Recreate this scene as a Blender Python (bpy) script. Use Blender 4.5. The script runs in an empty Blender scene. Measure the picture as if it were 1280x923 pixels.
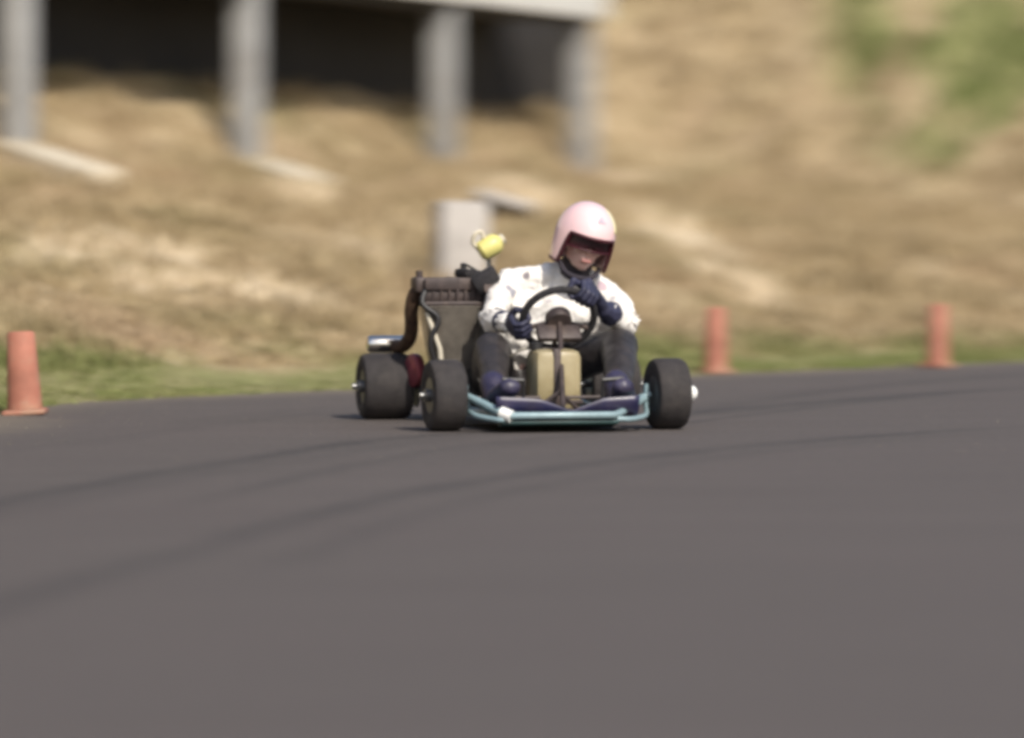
import bpy, bmesh, math, random
import numpy as np
from mathutils import Vector, Matrix, Euler, noise
R = math.radians
random.seed(7); rng = np.random.default_rng(11)
scene = bpy.context.scene
COL = scene.collection

# ------------------------------------------------------------------ camera
cam_d = bpy.data.cameras.new('camera'); cam = bpy.data.objects.new('camera', cam_d); COL.objects.link(cam)
cam.location = (0, 0, 0.785)
cam.rotation_euler = (R(90 - 1.884), 0, 0)
cam_d.sensor_width = 36; cam_d.lens = 36 * 5700 / 1280
cam_d.clip_start = 0.1; cam_d.clip_end = 4000
cam_d.dof.use_dof = True; cam_d.dof.focus_distance = 17.2
cam_d.dof.aperture_fstop = 1.5; cam_d.dof.aperture_ratio = 0.4
scene.camera = cam

# ------------------------------------------------------------------ sky, sun, exposure
SUN_DIR = Vector((0.46, -0.89, 0)).normalized(); EL = R(42)
world = bpy.data.worlds.new('World'); scene.world = world; world.use_nodes = True
wn = world.node_tree.nodes; wl = world.node_tree.links
sky = wn.new('ShaderNodeTexSky'); sky.sky_type = 'NISHITA'; sky.sun_disc = False
sky.sun_elevation = EL; sky.sun_rotation = math.atan2(SUN_DIR.x, SUN_DIR.y)
sky.air_density = 1.0; sky.dust_density = 2.2; sky.ozone_density = 1.0
bg = wn['Background']; wl.new(sky.outputs[0], bg.inputs[0]); bg.inputs[1].default_value = 0.12
sun_d = bpy.data.lights.new('sun', 'SUN'); sun_d.energy = 3.4; sun_d.angle = R(0.8); sun_d.color = (1, 0.935, 0.83)
sun = bpy.data.objects.new('sun', sun_d); COL.objects.link(sun)
sv = Vector((SUN_DIR.x * math.cos(EL), SUN_DIR.y * math.cos(EL), math.sin(EL)))
sun.rotation_euler = sv.to_track_quat('Z', 'Y').to_euler()
vs = scene.view_settings; vs.view_transform = 'Standard'; vs.look = 'None'; vs.gamma = 1; vs.exposure = 0.28; vs.use_curve_mapping = False
scene.cycles.pixel_filter_type = 'BLACKMAN_HARRIS'; scene.cycles.filter_width = 3.9
scene.cycles.use_denoising = True

# ------------------------------------------------------------------ materials
class NT:
    def __init__(s, name):
        s.m = bpy.data.materials.new(name); s.m.use_nodes = True
        s.n = s.m.node_tree.nodes; s.l = s.m.node_tree.links; s.b = s.n['Principled BSDF']
    def node(s, t, **kw):
        n = s.n.new(t)
        for k, v in kw.items(): setattr(n, k, v)
        return n
    def link(s, a, b): s.l.new(a, b)
    def noise(s, scale, detail=4, rough=0.55, vec=None, stretch=None, rot=None):
        tc = s.node('ShaderNodeTexCoord'); src = vec or tc.outputs['Object']
        if stretch or rot:
            mp = s.node('ShaderNodeMapping')
            if stretch: mp.inputs['Scale'].default_value = stretch
            if rot: mp.inputs['Rotation'].default_value = rot
            s.link(src, mp.inputs[0]); src = mp.outputs[0]
        n = s.node('ShaderNodeTexNoise'); n.inputs['Scale'].default_value = scale
        n.inputs['Detail'].default_value = detail; n.inputs['Roughness'].default_value = rough
        s.link(src, n.inputs['Vector']); return n.outputs['Fac']
    def ramp(s, fac, stops):
        r = s.node('ShaderNodeValToRGB'); e = r.color_ramp.elements
        while len(e) < len(stops): e.new(0.5)
        for el, (p, c) in zip(e, stops): el.position = p; el.color = (*c, 1)
        s.link(fac, r.inputs[0]); return r.outputs[0]
    def mix(s, fac, a, b, mode='MIX'):
        m = s.node('ShaderNodeMix', data_type='RGBA', blend_type=mode)
        for v, i in ((fac, 0), (a, 6), (b, 7)):
            if isinstance(v, (int, float)): m.inputs[i].default_value = v
            elif isinstance(v, tuple): m.inputs[i].default_value = (*v, 1)
            else: s.link(v, m.inputs[i])
        return m.outputs[2]
    def math(s, op, a, b=0.0, clamp=False):
        m = s.node('ShaderNodeMath', operation=op, use_clamp=clamp)
        for v, i in ((a, 0), (b, 1)):
            if isinstance(v, (int, float)): m.inputs[i].default_value = v
            else: s.link(v, m.inputs[i])
        return m.outputs[0]
    def attr(s, name):
        return s.node('ShaderNodeAttribute', attribute_name=name).outputs['Fac']
    def bump(s, h, strength=0.3, dist=0.01):
        b = s.node('ShaderNodeBump'); b.inputs['Strength'].default_value = strength; b.inputs['Distance'].default_value = dist
        s.link(h, b.inputs['Height']); s.link(b.outputs[0], s.b.inputs['Normal'])
    def col(s, c):
        if isinstance(c, tuple): s.b.inputs['Base Color'].default_value = (*c, 1)
        else: s.link(c, s.b.inputs['Base Color'])
    def pbr(s, rough=0.6, metal=0.0, coat=0.0, spec=0.5):
        s.b.inputs['Roughness'].default_value = rough; s.b.inputs['Metallic'].default_value = metal
        s.b.inputs['Coat Weight'].default_value = coat; s.b.inputs['Specular IOR Level'].default_value = spec

def simple(name, c, rough=0.6, metal=0.0, coat=0.0, var=0.25, scale=14, bump=0.0, dirt=None, dirt_amt=0.5, spec=0.5):
    t = NT(name); f = t.noise(scale, 5)
    lo = tuple(x * (1 - var) for x in c); hi = tuple(min(1, x * (1 + var)) for x in c)
    cc = t.ramp(f, [(0.3, lo), (0.7, hi)])
    if dirt:
        g = t.noise(scale * 0.45, 6, 0.7); g = t.math('MULTIPLY', t.math('SUBTRACT', g, 0.48), 5 , True)
        cc = t.mix(t.math('MULTIPLY', g, dirt_amt), cc, dirt)
    t.col(cc); t.pbr(rough, metal, coat, spec)
    if bump: t.bump(t.noise(scale * 4, 4), bump, 0.004)
    return t.m

M = {}
M['rubber'] = simple('tyre_rubber', (0.026, 0.022, 0.022), 0.8, var=0.3, scale=20, bump=0.4, dirt=(0.06, 0.05, 0.045), dirt_amt=0.55)
M['alu'] = simple('cast_aluminium', (0.155, 0.135, 0.112), 0.55, 0.35, var=0.25, scale=25, dirt=(0.07, 0.055, 0.045), dirt_amt=0.6)
M['rim'] = simple('rim_alloy', (0.20, 0.20, 0.20), 0.4, 0.8, dirt=(0.05, 0.045, 0.04))
M['chrome'] = simple('polished_steel', (0.75, 0.72, 0.66), 0.16, 1.0, var=0.05)
M['head'] = simple('dark_finned_head', (0.060, 0.045, 0.043), 0.55, 0.2, var=0.3, scale=30, dirt=(0.14, 0.10, 0.08), dirt_amt=0.5)
M['black'] = simple('black_plastic', (0.018, 0.017, 0.018), 0.45, var=0.2)
M['blackfoam'] = simple('black_foam', (0.022, 0.02, 0.022), 0.9, var=0.4, scale=60, bump=0.5)
M['rust'] = simple('rusty_exhaust', (0.065, 0.036, 0.020), 0.8, 0.2, var=0.5, scale=30)
M['bluetube'] = simple('pale_blue_tube_paint', (0.25, 0.355, 0.385), 0.42, 0.1, 0.15, var=0.12, dirt=(0.10, 0.12, 0.12), dirt_amt=0.35)
M['teal_shade'] = simple('dark_teal_shade', (0.012, 0.045, 0.045), 0.4, 0.0, 0.3)  # colour of the shadow strip below the front bumper
M['white'] = simple('white_plastic', (0.82, 0.82, 0.78), 0.3, coat=0.3, var=0.05)
M['navy'] = simple('navy_panel_paint', (0.020, 0.020, 0.065), 0.4, 0.0, 0.2, var=0.3, dirt=(0.09, 0.07, 0.09), dirt_amt=0.45)
M['red'] = simple('red_anodised_cover', (0.20, 0.045, 0.06), 0.4, 0.4, dirt=(0.10, 0.06, 0.06))
M['cream'] = simple('cream_bracket', (0.55, 0.50, 0.40), 0.4, 0.2, var=0.1)
M['seat'] = simple('black_fibreglass', (0.022, 0.02, 0.02), 0.35, coat=0.3)
M['steel'] = simple('grey_steel', (0.25, 0.25, 0.25), 0.4, 0.8, dirt=(0.07, 0.06, 0.05))
M['yellow'] = simple('yellow_bottle_plastic', (0.66, 0.60, 0.20), 0.4, coat=0.3, var=0.08)
M['hose'] = simple('clear_hose', (0.60, 0.54, 0.42), 0.3, var=0.1)
t = NT('translucent_tank_plastic')
t.col(t.ramp(t.noise(9, 4), [(0.3, (0.27, 0.215, 0.105)), (0.75, (0.44, 0.375, 0.235))])); t.pbr(0.38); t.b.inputs['Subsurface Weight'].default_value = 0.25
t.b.inputs['Subsurface Radius'].default_value = (0.02, 0.016, 0.01); M['tank'] = t.m
# person
t = NT('white_leather_suit')
f = t.noise(11, 6, 0.6); cc = t.ramp(f, [(0.25, (0.66, 0.62, 0.575)), (0.6, (0.82, 0.785, 0.735))])
M['suit'] = t.m; suit_nt = (t, cc)
M['trouser'] = simple('black_leather_trousers', (0.028, 0.024, 0.024), 0.5, var=0.35, scale=18, bump=0.3, dirt=(0.075, 0.06, 0.055), dirt_amt=0.5)
M['boot'] = simple('navy_boot_leather', (0.030, 0.027, 0.060), 0.45, var=0.3, scale=20, bump=0.2, dirt=(0.11, 0.09, 0.11), dirt_amt=0.4)
M['sole'] = simple('boot_sole_rubber', (0.035, 0.032, 0.032), 0.8)
M['glove'] = simple('navy_glove_leather', (0.030, 0.031, 0.062), 0.55, var=0.35, scale=26, bump=0.3)
t = NT('skin'); t.col(t.ramp(t.noise(30, 4), [(0.3, (0.60, 0.36, 0.31)), (0.7, (0.72, 0.48, 0.41))])); t.pbr(0.5)
t.b.inputs['Subsurface Weight'].default_value = 0.15; t.b.inputs['Subsurface Radius'].default_value = (0.02, 0.008, 0.005); M['skin'] = t.m
M['lip'] = simple('lip_skin', (0.45, 0.19, 0.17), 0.45)
M['eye'] = simple('eye_white', (0.7, 0.68, 0.65), 0.2, var=0.05)
M['iris'] = simple('iris_brown', (0.05, 0.03, 0.02), 0.2)
M['helmet'] = simple('pale_pink_gelcoat', (0.84, 0.575, 0.58), 0.25, coat=0.6, var=0.06, scale=6)
M['helmetwhite'] = simple('white_gelcoat', (0.84, 0.73, 0.75), 0.22, coat=0.6, var=0.04, scale=6)
M['stripe'] = simple('pale_yellow_stripe', (0.82, 0.74, 0.42), 0.25, coat=0.5, var=0.08)
M['emblem'] = simple('grey_emblem', (0.42, 0.36, 0.42), 0.4)
M['trim'] = simple('dark_red_trim', (0.055, 0.006, 0.012), 0.5)
M['lens'] = simple('dark_goggle_lens', (0.020, 0.003, 0.006), 0.35, coat=0.0)
M['scarf'] = simple('dark_neck_scarf', (0.030, 0.025, 0.035), 0.85, scale=40, bump=0.4)
# place
M['orange'] = simple('orange_cone_plastic', (0.38, 0.150, 0.100), 0.75, var=0.2, scale=9, dirt=(0.35, 0.245, 0.165), dirt_amt=0.85)
M['conebase'] = simple('black_rubber_base', (0.05, 0.045, 0.04), 0.8)
M['concrete'] = simple('pale_concrete', (0.44, 0.41, 0.38), 0.9, var=0.18, scale=5, bump=0.4, dirt=(0.30, 0.26, 0.21), dirt_amt=0.5)
M['grit'] = simple('loose_stone', (0.13, 0.115, 0.095), 0.9, var=0.4, scale=6)
M['sandy'] = simple('sandy_concrete', (0.60, 0.54, 0.43), 0.95, var=0.2, scale=5, bump=0.4, dirt=(0.34, 0.26, 0.16), dirt_amt=0.7)
M['post'] = simple('grey_concrete_post', (0.31, 0.31, 0.305), 0.85, var=0.14, scale=4, bump=0.3, dirt=(0.22, 0.20, 0.18), dirt_amt=0.5)
M['fascia'] = simple('white_fascia_paint', (0.74, 0.73, 0.69), 0.6, var=0.05, scale=3, dirt=(0.45, 0.43, 0.38), dirt_amt=0.3)
M['underfloor_shade'] = simple('dark_underfloor_shade', (0.018, 0.016, 0.015), 0.85, var=0.35, scale=3)  # underfloor shade put into a near-black colour
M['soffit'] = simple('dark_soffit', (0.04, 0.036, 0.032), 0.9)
M['wallcladding'] = simple('cream_cladding', (0.55, 0.52, 0.46), 0.7, var=0.1, scale=3)
M['glass'] = simple('window_glass', (0.03, 0.035, 0.04), 0.05, coat=0.3)

# asphalt
t = NT('worn_asphalt')
f1 = t.noise(0.55, 4, 0.6); f2 = t.noise(260, 3, 0.7); f3 = t.noise(14, 5, 0.65)
c1 = t.ramp(f1, [(0.35, (0.104, 0.089, 0.081)), (0.65, (0.126, 0.099, 0.094))])
c1 = t.mix(0.35, c1, t.ramp(f3, [(0.25, (0.070, 0.064, 0.060)), (0.75, (0.145, 0.132, 0.122))]))
c1 = t.mix(0.30, c1, t.ramp(f2, [(0.3, (0.045, 0.042, 0.040)), (0.7, (0.19, 0.175, 0.16))]))
f4 = t.noise(1.6, 5, 0.65, stretch=(0.35, 1.6, 1), rot=(0, 0, R(-52))); c1 = t.mix(0.35, c1, t.ramp(f4, [(0.3, (0.070, 0.062, 0.058)), (0.5, (0.105, 0.096, 0.089)), (0.72, (0.150, 0.136, 0.126))]))
f5 = t.noise(48, 4, 0.7); c1 = t.mix(0.5, c1, t.ramp(f5, [(0.3, (0.055, 0.050, 0.047)), (0.5, (0.105, 0.096, 0.090)), (0.7, (0.175, 0.160, 0.150))]))
c1 = t.mix(1.0, c1, (0.91, 0.86, 0.85), 'MULTIPLY')
mk = t.attr('mark'); wear = t.math('MULTIPLY', mk, t.math('ADD', t.math('MULTIPLY', t.noise(4, 5, 0.7), 0.9), 0.45), True)
c1 = t.mix(wear, c1, (0.040, 0.037, 0.037))
c1 = t.mix(t.math('MULTIPLY', t.attr('dust'), 0.6), c1, (0.20, 0.165, 0.12)); t.col(c1); t.pbr(0.85, spec=0.3); t.bump(f2, 0.5, 0.004); M['asphalt'] = t.m

# dry grass (terrain and blades use the same one)
def grass_mat(name, blade):
    t = NT(name)
    a = t.noise(1.1, 5, 0.62, rot=(0, 0, R(-40)), stretch=(1, 0.55, 1)); b = t.noise(5.5, 5, 0.65); c = t.noise(26, 3, 0.6)
    dry = t.ramp(a, [(0.30, (0.225, 0.160, 0.088)), (0.48, (0.335, 0.245, 0.140)), (0.58, (0.400, 0.290, 0.180)), (0.70, (0.53, 0.41, 0.26))])
    dry = t.mix(0.60, dry, t.ramp(b, [(0.34, (0.150, 0.110, 0.055)), (0.47, (0.31, 0.235, 0.130)), (0.56, (0.37, 0.285, 0.165)), (0.68, (0.60, 0.48, 0.32))]))
    dk = t.noise(2.6, 4, 0.7, stretch=(1, 1, 2)); dg = t.math('MULTIPLY', t.math('SUBTRACT', dk, 0.57), 8, True)
    dry = t.mix(t.math('MULTIPLY', dg, 0.6), dry, (0.135, 0.105, 0.050))
    olive = t.noise(0.8, 3, 0.5); og = t.math('MULTIPLY', t.math('SUBTRACT', olive, 0.53), 5, True)
    dry = t.mix(t.math('MULTIPLY', og, 0.65), dry, (0.225, 0.195, 0.095))
    pink = t.noise(0.62, 3, 0.5, stretch=(1.3, 1, 1)); pg = t.math('MULTIPLY', t.math('SUBTRACT', pink, 0.54), 6, True)
    dry = t.mix(t.math('MULTIPLY', pg, 0.35), dry, (0.40, 0.27, 0.185))
    dry = t.mix(1.0, dry, (1.22, 1.27, 1.33), 'MULTIPLY')
    bl = t.attr('bleached'); dry = t.mix(t.math('MULTIPLY', bl, 0.85), dry, (0.80, 0.68, 0.50))
    gr = t.ramp(b, [(0.3, (0.095, 0.130, 0.033)), (0.7, (0.200, 0.245, 0.080))])
    cc = t.mix(t.attr('green'), dry, gr)
    if blade:
        sh = t.attr('tone'); cc = t.mix(1.0, cc, t.ramp(sh, [(0.0, (0.70, 0.67, 0.62)), (1.0, (1.0, 1.0, 1.0))]), 'MULTIPLY')
    else:
        cc = t.mix(0.35, cc, t.ramp(c, [(0.3, (0.17, 0.12, 0.06)), (0.7, (0.42, 0.32, 0.2))]), 'MIX')
    t.col(cc); t.pbr(0.9, spec=0.2)
    if not blade: t.bump(c, 0.6, 0.03)
    return t.m
M['grass'] = grass_mat('dry_bank_grass', False)
M['blade'] = grass_mat('grass_blades', True)

# ------------------------------------------------------------------ mesh helpers
def finish(name, bm, mat, parent=None, smooth=True, mats=None):
    me = bpy.data.meshes.new(name); bm.normal_update(); bm.to_mesh(me); bm.free()
    return link(name, me, mat, parent, smooth)
def link(name, me, mat, parent=None, smooth=True):
    if not me.materials: me.materials.append(mat)
    if smooth:
        me.polygons.foreach_set('use_smooth', [True] * len(me.polygons))
        try: me.set_sharp_from_angle(angle=R(40))
        except Exception: pass
    o = bpy.data.objects.new(name, me); COL.objects.link(o)
    if parent: o.parent = parent
    return o
def tag(o, label=None, cat=None, group=None, kind=None):
    for k, v in (('label', label), ('category', cat), ('group', group), ('kind', kind)):
        if v: o[k] = v
    return o
def catmull(pts, n=8, closed=False):
    P = [Vector(p) for p in pts]; N = len(P); out = []
    for i in range(N if closed else N - 1):
        p0 = P[(i - 1) % N] if closed or i > 0 else P[0]; p1 = P[i]; p2 = P[(i + 1) % N]
        p3 = P[(i + 2) % N] if closed or i + 2 < N else P[-1]
        for k in range(n):
            u = k / n
            out.append(0.5 * (2 * p1 + (p2 - p0) * u + (2 * p0 - 5 * p1 + 4 * p2 - p3) * u * u + (3 * p1 - p0 - 3 * p2 + p3) * u ** 3))
    if not closed: out.append(P[-1])
    return out
def tube(bm, pts, r, n=10, closed=False, rad=None):
    P = [Vector(p) for p in pts]; N = len(P); rings = []; up = None
    for i in range(N):
        a = P[(i - 1) % N] if closed or i > 0 else P[0]; b = P[(i + 1) % N] if closed or i < N - 1 else P[-1]
        d = (b - a).normalized()
        if up is None: up = d.orthogonal().normalized()
        up = (up - d * up.dot(d)).normalized(); w = d.cross(up)
        rr = rad[i] if rad else r
        rings.append([bm.verts.new(P[i] + (up * math.cos(2 * math.pi * k / n) + w * math.sin(2 * math.pi * k / n)) * rr) for k in range(n)])
    for i in range(N if closed else N - 1):
        A, B = rings[i], rings[(i + 1) % N]; sh = 0
        if closed and i == N - 1:
            sh = min(range(n), key=lambda s: (A[0].co - B[s].co).length)
        for k in range(n):
            bm.faces.new((A[k], A[(k + 1) % n], B[(k + 1 + sh) % n], B[(k + sh) % n]))
    if not closed:
        bm.faces.new(rings[0][::-1]); bm.faces.new(rings[-1])
    return bm
def lathe(bm, prof, mat4=Matrix(), n=32):
    rings = []
    for r, z in prof:
        rings.append([bm.verts.new(mat4 @ Vector((r * math.cos(2 * math.pi * k / n), r * math.sin(2 * math.pi * k / n), z))) for k in range(n)])
    for A, B in zip(rings, rings[1:]):
        for k in range(n): bm.faces.new((A[k], A[(k + 1) % n], B[(k + 1) % n], B[k]))
    if prof[0][0] > 1e-6: bm.faces.new(rings[0][::-1])
    if prof[-1][0] > 1e-6: bm.faces.new(rings[-1])
    bmesh.ops.remove_doubles(bm, verts=bm.verts[:], dist=1e-6)
    return bm
def box(bm, c, s, bevel=0.0, rot=None, taper=1.0):
    vs_ = []
    m = Matrix.Translation(c) @ (Euler(rot).to_matrix().to_4x4() if rot else Matrix())
    new = bmesh.ops.create_cube(bm, size=1.0)['verts']
    for v in new:
        k = taper if v.co.z < 0 else 1.0
        v.co = m @ Vector((v.co.x * s[0] * k, v.co.y * s[1] * k, v.co.z * s[2]))
    if bevel:
        eds = list({e for v in new for e in v.link_edges})
        bmesh.ops.bevel(bm, geom=eds, offset=bevel, segments=2, affect='EDGES', profile=0.5)
    return bm
def axis_mat(p, d):
    return Matrix.Translation(p) @ Vector(d).to_track_quat('Z', 'Y').to_matrix().to_4x4()
def BM(): return bmesh.new()

# ------------------------------------------------------------------ terrain numbers
E0 = np.array([-1.38, 20.2]); ED = np.array([0.649, 0.761]); EN = np.array([-0.761, 0.649])
F0 = np.array([-3.2, 30.0]); FD = np.array([0.365, 0.931]); FM = np.array([-0.931, 0.365])
def bend(r):
    q = np.minimum(r, 0); c = np.maximum(q, -2.2)
    return -0.2 * c * c + 0.86 * (q - c)
def to_xy(r, s):
    ss = s + bend(r)
    return E0[0] + r * ED[0] + ss * EN[0], E0[1] + r * ED[1] + ss * EN[1]
def to_rs(x, y):
    dx, dy = x - E0[0], y - E0[1]; r = dx * ED[0] + dy * ED[1]
    return r, dx * EN[0] + dy * EN[1] - bend(r)
def sstep(a, b, x):
    u = np.clip((x - a) / (b - a), 0, 1); return u * u * (3 - 2 * u)
def vnoise(x, y, seed=0):
    xi, yi = np.floor(x).astype(np.int64), np.floor(y).astype(np.int64); fx, fy = x - xi, y - yi
    fx, fy = fx * fx * (3 - 2 * fx), fy * fy * (3 - 2 * fy)
    def h(a, b):
        n = (a * 374761393 + b * 668265263 + seed * 974711) & 0x7fffffff
        n = ((n ^ (n >> 13)) * 1274126177) & 0x7fffffff
        return ((n ^ (n >> 16)) & 0xffff) / 65535.0
    return (h(xi, yi) * (1 - fx) + h(xi + 1, yi) * fx) * (1 - fy) + (h(xi, yi + 1) * (1 - fx) + h(xi + 1, yi + 1) * fx) * fy
def height(x, y):
    r, s = to_rs(x, y); sp = np.maximum(s, 0)
    dx, dy = x - F0[0], y - F0[1]; p = dx * FM[0] + dy * FM[1]
    pn = np.minimum(p, 0); u = sp / np.maximum(sp - pn, 1e-4)
    zb = 1.12 * np.clip((u - 0.09) / 0.91, 0, 1) ** 1.05 + 0.80 * np.clip(p, 0, 1.2) + 0.50 * np.clip(p - 1.2, 0, 24)
    zb = zb - 0.014 * np.clip(dx * FD[0] + dy * FD[1], 0, 14) * np.clip(p, 0, 1)
    zr = 0.36 * np.clip(s - 1.3, 0, 34) + 0.1 * np.clip(s - 35, 0, 20)
    w = 1 - sstep(17.6, 22.5, r)
    z = zb * w + zr * (1 - w)
    amp = sstep(0.6, 3.0, s)
    z = z + amp * (0.10 * (vnoise(x * 1.1, y * 0.7, 1) - 0.5) + 0.11 * (vnoise(x * 3.1, y * 2.2, 2) - 0.5) + 0.03 * (vnoise(x * 8, y * 6, 3) - 0.5))
    return z + 0.012 * np.clip(s / 0.3, 0, 1)
def masks(x, y):
    r, s = to_rs(x, y)
    n1 = vnoise(x * 1.6, y * 1.1, 5); n2 = vnoise(x * 4.5, y * 3.5, 6)
    g = (1 - sstep(0.75, 1.45, s + (n1 - 0.5) * 0.7 + (n2 - .5) * 0.4)) * (0.70 + 0.30 * n2)
    # greener grass high on the bank at the right-hand end
    hx = np.hypot((x - 4.2 + 0.16 * (y - 42.6)) / 1.05, (y - 42.6) / 2.3)
    g2 = 1.0 * sstep(0.48, 0.70, n1 * 0.7 + n2 * 0.3 + 0.30 * (1 - hx)) * sstep(1.5, 0.7, hx)
    b = np.zeros_like(x)
    for (bx, by, lx, ly, ang) in BLEACH:
        ca, sa = math.cos(ang), math.sin(ang); ex = (x - bx) * ca + (y - by) * sa; ey = -(x - bx) * sa + (y - by) * ca
        b = np.maximum(b, sstep(1.25, 0.35, np.hypot(ex / lx, ey / ly) + (n2 - 0.5) * 0.9))
    return np.clip(np.maximum(g, g2), 0, 1), b
BLEACH = [(1.12, 31.4, 3.4, 0.24, R(-85)), (1.36, 28.2, 1.1, 0.28, R(-80)), (-2.9, 29.6, 0.6, 0.28, R(-60)), (-1.42, 30.7, 1.3, 0.20, R(-80)), (1.04, 39.6, 1.3, 0.30, R(-75)), (-1.64, 24.0, 0.5, 0.35, R(20)), (-2.05, 25.1, 0.4, 0.35, R(10)), (-1.25, 24.0, 0.4, 0.3, R(-20)), (-2.35, 24.3, 0.3, 0.35, R(-10)), (-1.0, 26.5, 0.35, 0.5, R(30)), (0.1, 33.5, 0.4, 1.2, 0)]

def grid_mesh(name, X, Y, Z, attrs):
    nr, nc = X.shape; co = np.stack([X, Y, Z], -1).reshape(-1, 3).astype(np.float32)
    me = bpy.data.meshes.new(name); idx = np.arange(nr * nc).reshape(nr, nc)
    q = np.stack([idx[:-1, :-1], idx[1:, :-1], idx[1:, 1:], idx[:-1, 1:]], -1).reshape(-1, 4)
    me.vertices.add(len(co)); me.vertices.foreach_set('co', co.ravel())
    me.loops.add(q.size); me.loops.foreach_set('vertex_index', q.ravel().astype(np.int32))
    me.polygons.add(len(q)); me.polygons.foreach_set('loop_start', np.arange(0, q.size, 4, dtype=np.int32))
    me.update(calc_edges=True)
    for k, a in attrs.items():
        at = me.attributes.new(k, 'FLOAT', 'POINT'); at.data.foreach_set('value', a.ravel().astype(np.float32))
    me.validate()
    return me
def steps(segs):
    out = [segs[0][0]]
    for a, b, d in segs: out += list(np.arange(a + d, b + d * 0.5, d))
    return np.array(out)

# ground to the horizon
bm = BM(); S = 1800
vv = [bm.verts.new(p) for p in ((-S, -S, -0.12), (S, -S, -0.12), (S, S, -0.12), (-S, S, -0.12))]; bm.faces.new(vv)
tag(finish('ground', bm, M['grass'], smooth=False), kind='structure')

# hillside
rr = steps([(-40, -6, 1.0), (-6, 24, 0.12), (24, 44, 0.25), (44, 130, 2.0)]); ss = steps([(0, 14, 0.10), (14, 26, 0.25), (26, 60, 1.0), (60, 140, 4.0)])
RR, SS = np.meshgrid(rr, ss); wob = 0.10 * (vnoise(RR * 2.3, RR * 0 + 3, 9) - 0.5) + 0.06 * (vnoise(RR * 7.1, RR * 0 + 5, 9) - .5)
SS2 = SS + wob * np.exp(-SS * 1.2)
X, Y = to_xy(RR, SS2); Z = height(X, Y); Z[0, :] = -0.05
Z = np.where(SS > 100, Z - (SS - 100) * 0.4, Z)
G, B = masks(X, Y)
tag(link('hillside', grid_mesh('hillside', X, Y, Z, {'green': G, 'bleached': B}), M['grass']), kind='structure')

# road with rubber laid down by earlier runs
rr = steps([(-70, -24, 2.0), (-24, 20, 0.10), (20, 60, 0.5), (60, 130, 5.0)]); ss = steps([(-60, -16, 2.0), (-16, -9, 0.2), (-9, 0.4, 0.05)])
RR, SS = np.meshgrid(rr, ss); X, Y = to_xy(RR, SS)
def gp(px, py):      # a spot on the flat track seen along the racing line
    d = 5700 * 0.785 / (py - 274); return ((px - 640) / 5700 * d, d)
mark = np.zeros_like(X)
LINES = [([gp(-120, 655), gp(0, 630), gp(170, 598), gp(330, 572), gp(460, 552), gp(620, 538), gp(900, 512), gp(1150, 492), gp(1400, 478)], 0.085, 0.85),
         ([gp(-150, 830), gp(0, 765), gp(150, 716), gp(300, 672), gp(460, 628), gp(640, 594), gp(850, 566), gp(1080, 545), gp(1320, 530)], 0.13, 0.62),
         ([gp(200, 640), gp(420, 590), gp(560, 562), gp(800, 535), gp(1050, 505), gp(1300, 482)], 0.07, 0.5),
         ([gp(-100, 575), gp(60, 558), gp(260, 532), gp(440, 512), gp(660, 500)], 0.10, 0.26),
         ([gp(860, 520), gp(960, 500), gp(1100, 482), gp(1300, 466)], 0.16, 0.5)]
lg = np.random.default_rng(5)
for pts, wdt, amt in LINES:
    cp = np.array([[v.x, v.y] for v in catmull([(a, b, 0) for a, b in pts], 10)])
    best = np.full(X.shape, 1e9); tpos = np.zeros(X.shape)
    for k in range(len(cp) - 1):
        a, b = cp[k], cp[k + 1]; d = b - a; L = d @ d
        u = np.clip(((X - a[0]) * d[0] + (Y - a[1]) * d[1]) / L, 0, 1)
        vx, vy = X - a[0] - u * d[0], Y - a[1] - u * d[1]; ds = np.hypot(vx, vy); sg = np.sign(d[0] * vy - d[1] * vx)
        m_ = ds < np.abs(best); best = np.where(m_, ds * sg, best); tpos = np.where(m_, (k + u) / (len(cp) - 1), tpos)
    for k in range(5):
        off = 0 if k == 0 else lg.normal(0, wdt * 1.5); w_ = lg.uniform(0.30, 0.55) * wdt + 0.012; am = amt * (1 if k == 0 else lg.uniform(0.25, 0.6))
        t0, t1 = (0, 1) if k == 0 else sorted((lg.uniform(-.1, .6), lg.uniform(.4, 1.1)))
        fade = sstep(t0, t0 + 0.12, tpos) * sstep(t1, t1 - 0.12, tpos) * (0.55 + 0.45 * vnoise(tpos * 23, tpos * 0 + k, 8))
        dd = np.abs(best - off - 0.05 * (tpos - .5) * (k - 2) + 0.03 * (vnoise(X * 3, Y * 2, 4) - .5)) + 0.03 * (vnoise(X * 17, Y * 9, 4) - 0.5)
        mark = np.maximum(mark, am * fade * sstep(w_ * 1.7, w_ * 0.3, dd))
dust = sstep(-0.55, 0.0, SS + 0.35 * (vnoise(X * 2.2, Y * 2.2, 31) - 0.5) + 0.2 * (vnoise(X * 9, Y * 9, 32) - .5))
tag(link('road', grid_mesh('road', X, Y, np.zeros_like(X), {'mark': mark, 'dust': dust}), M['asphalt']), kind='structure')

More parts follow.
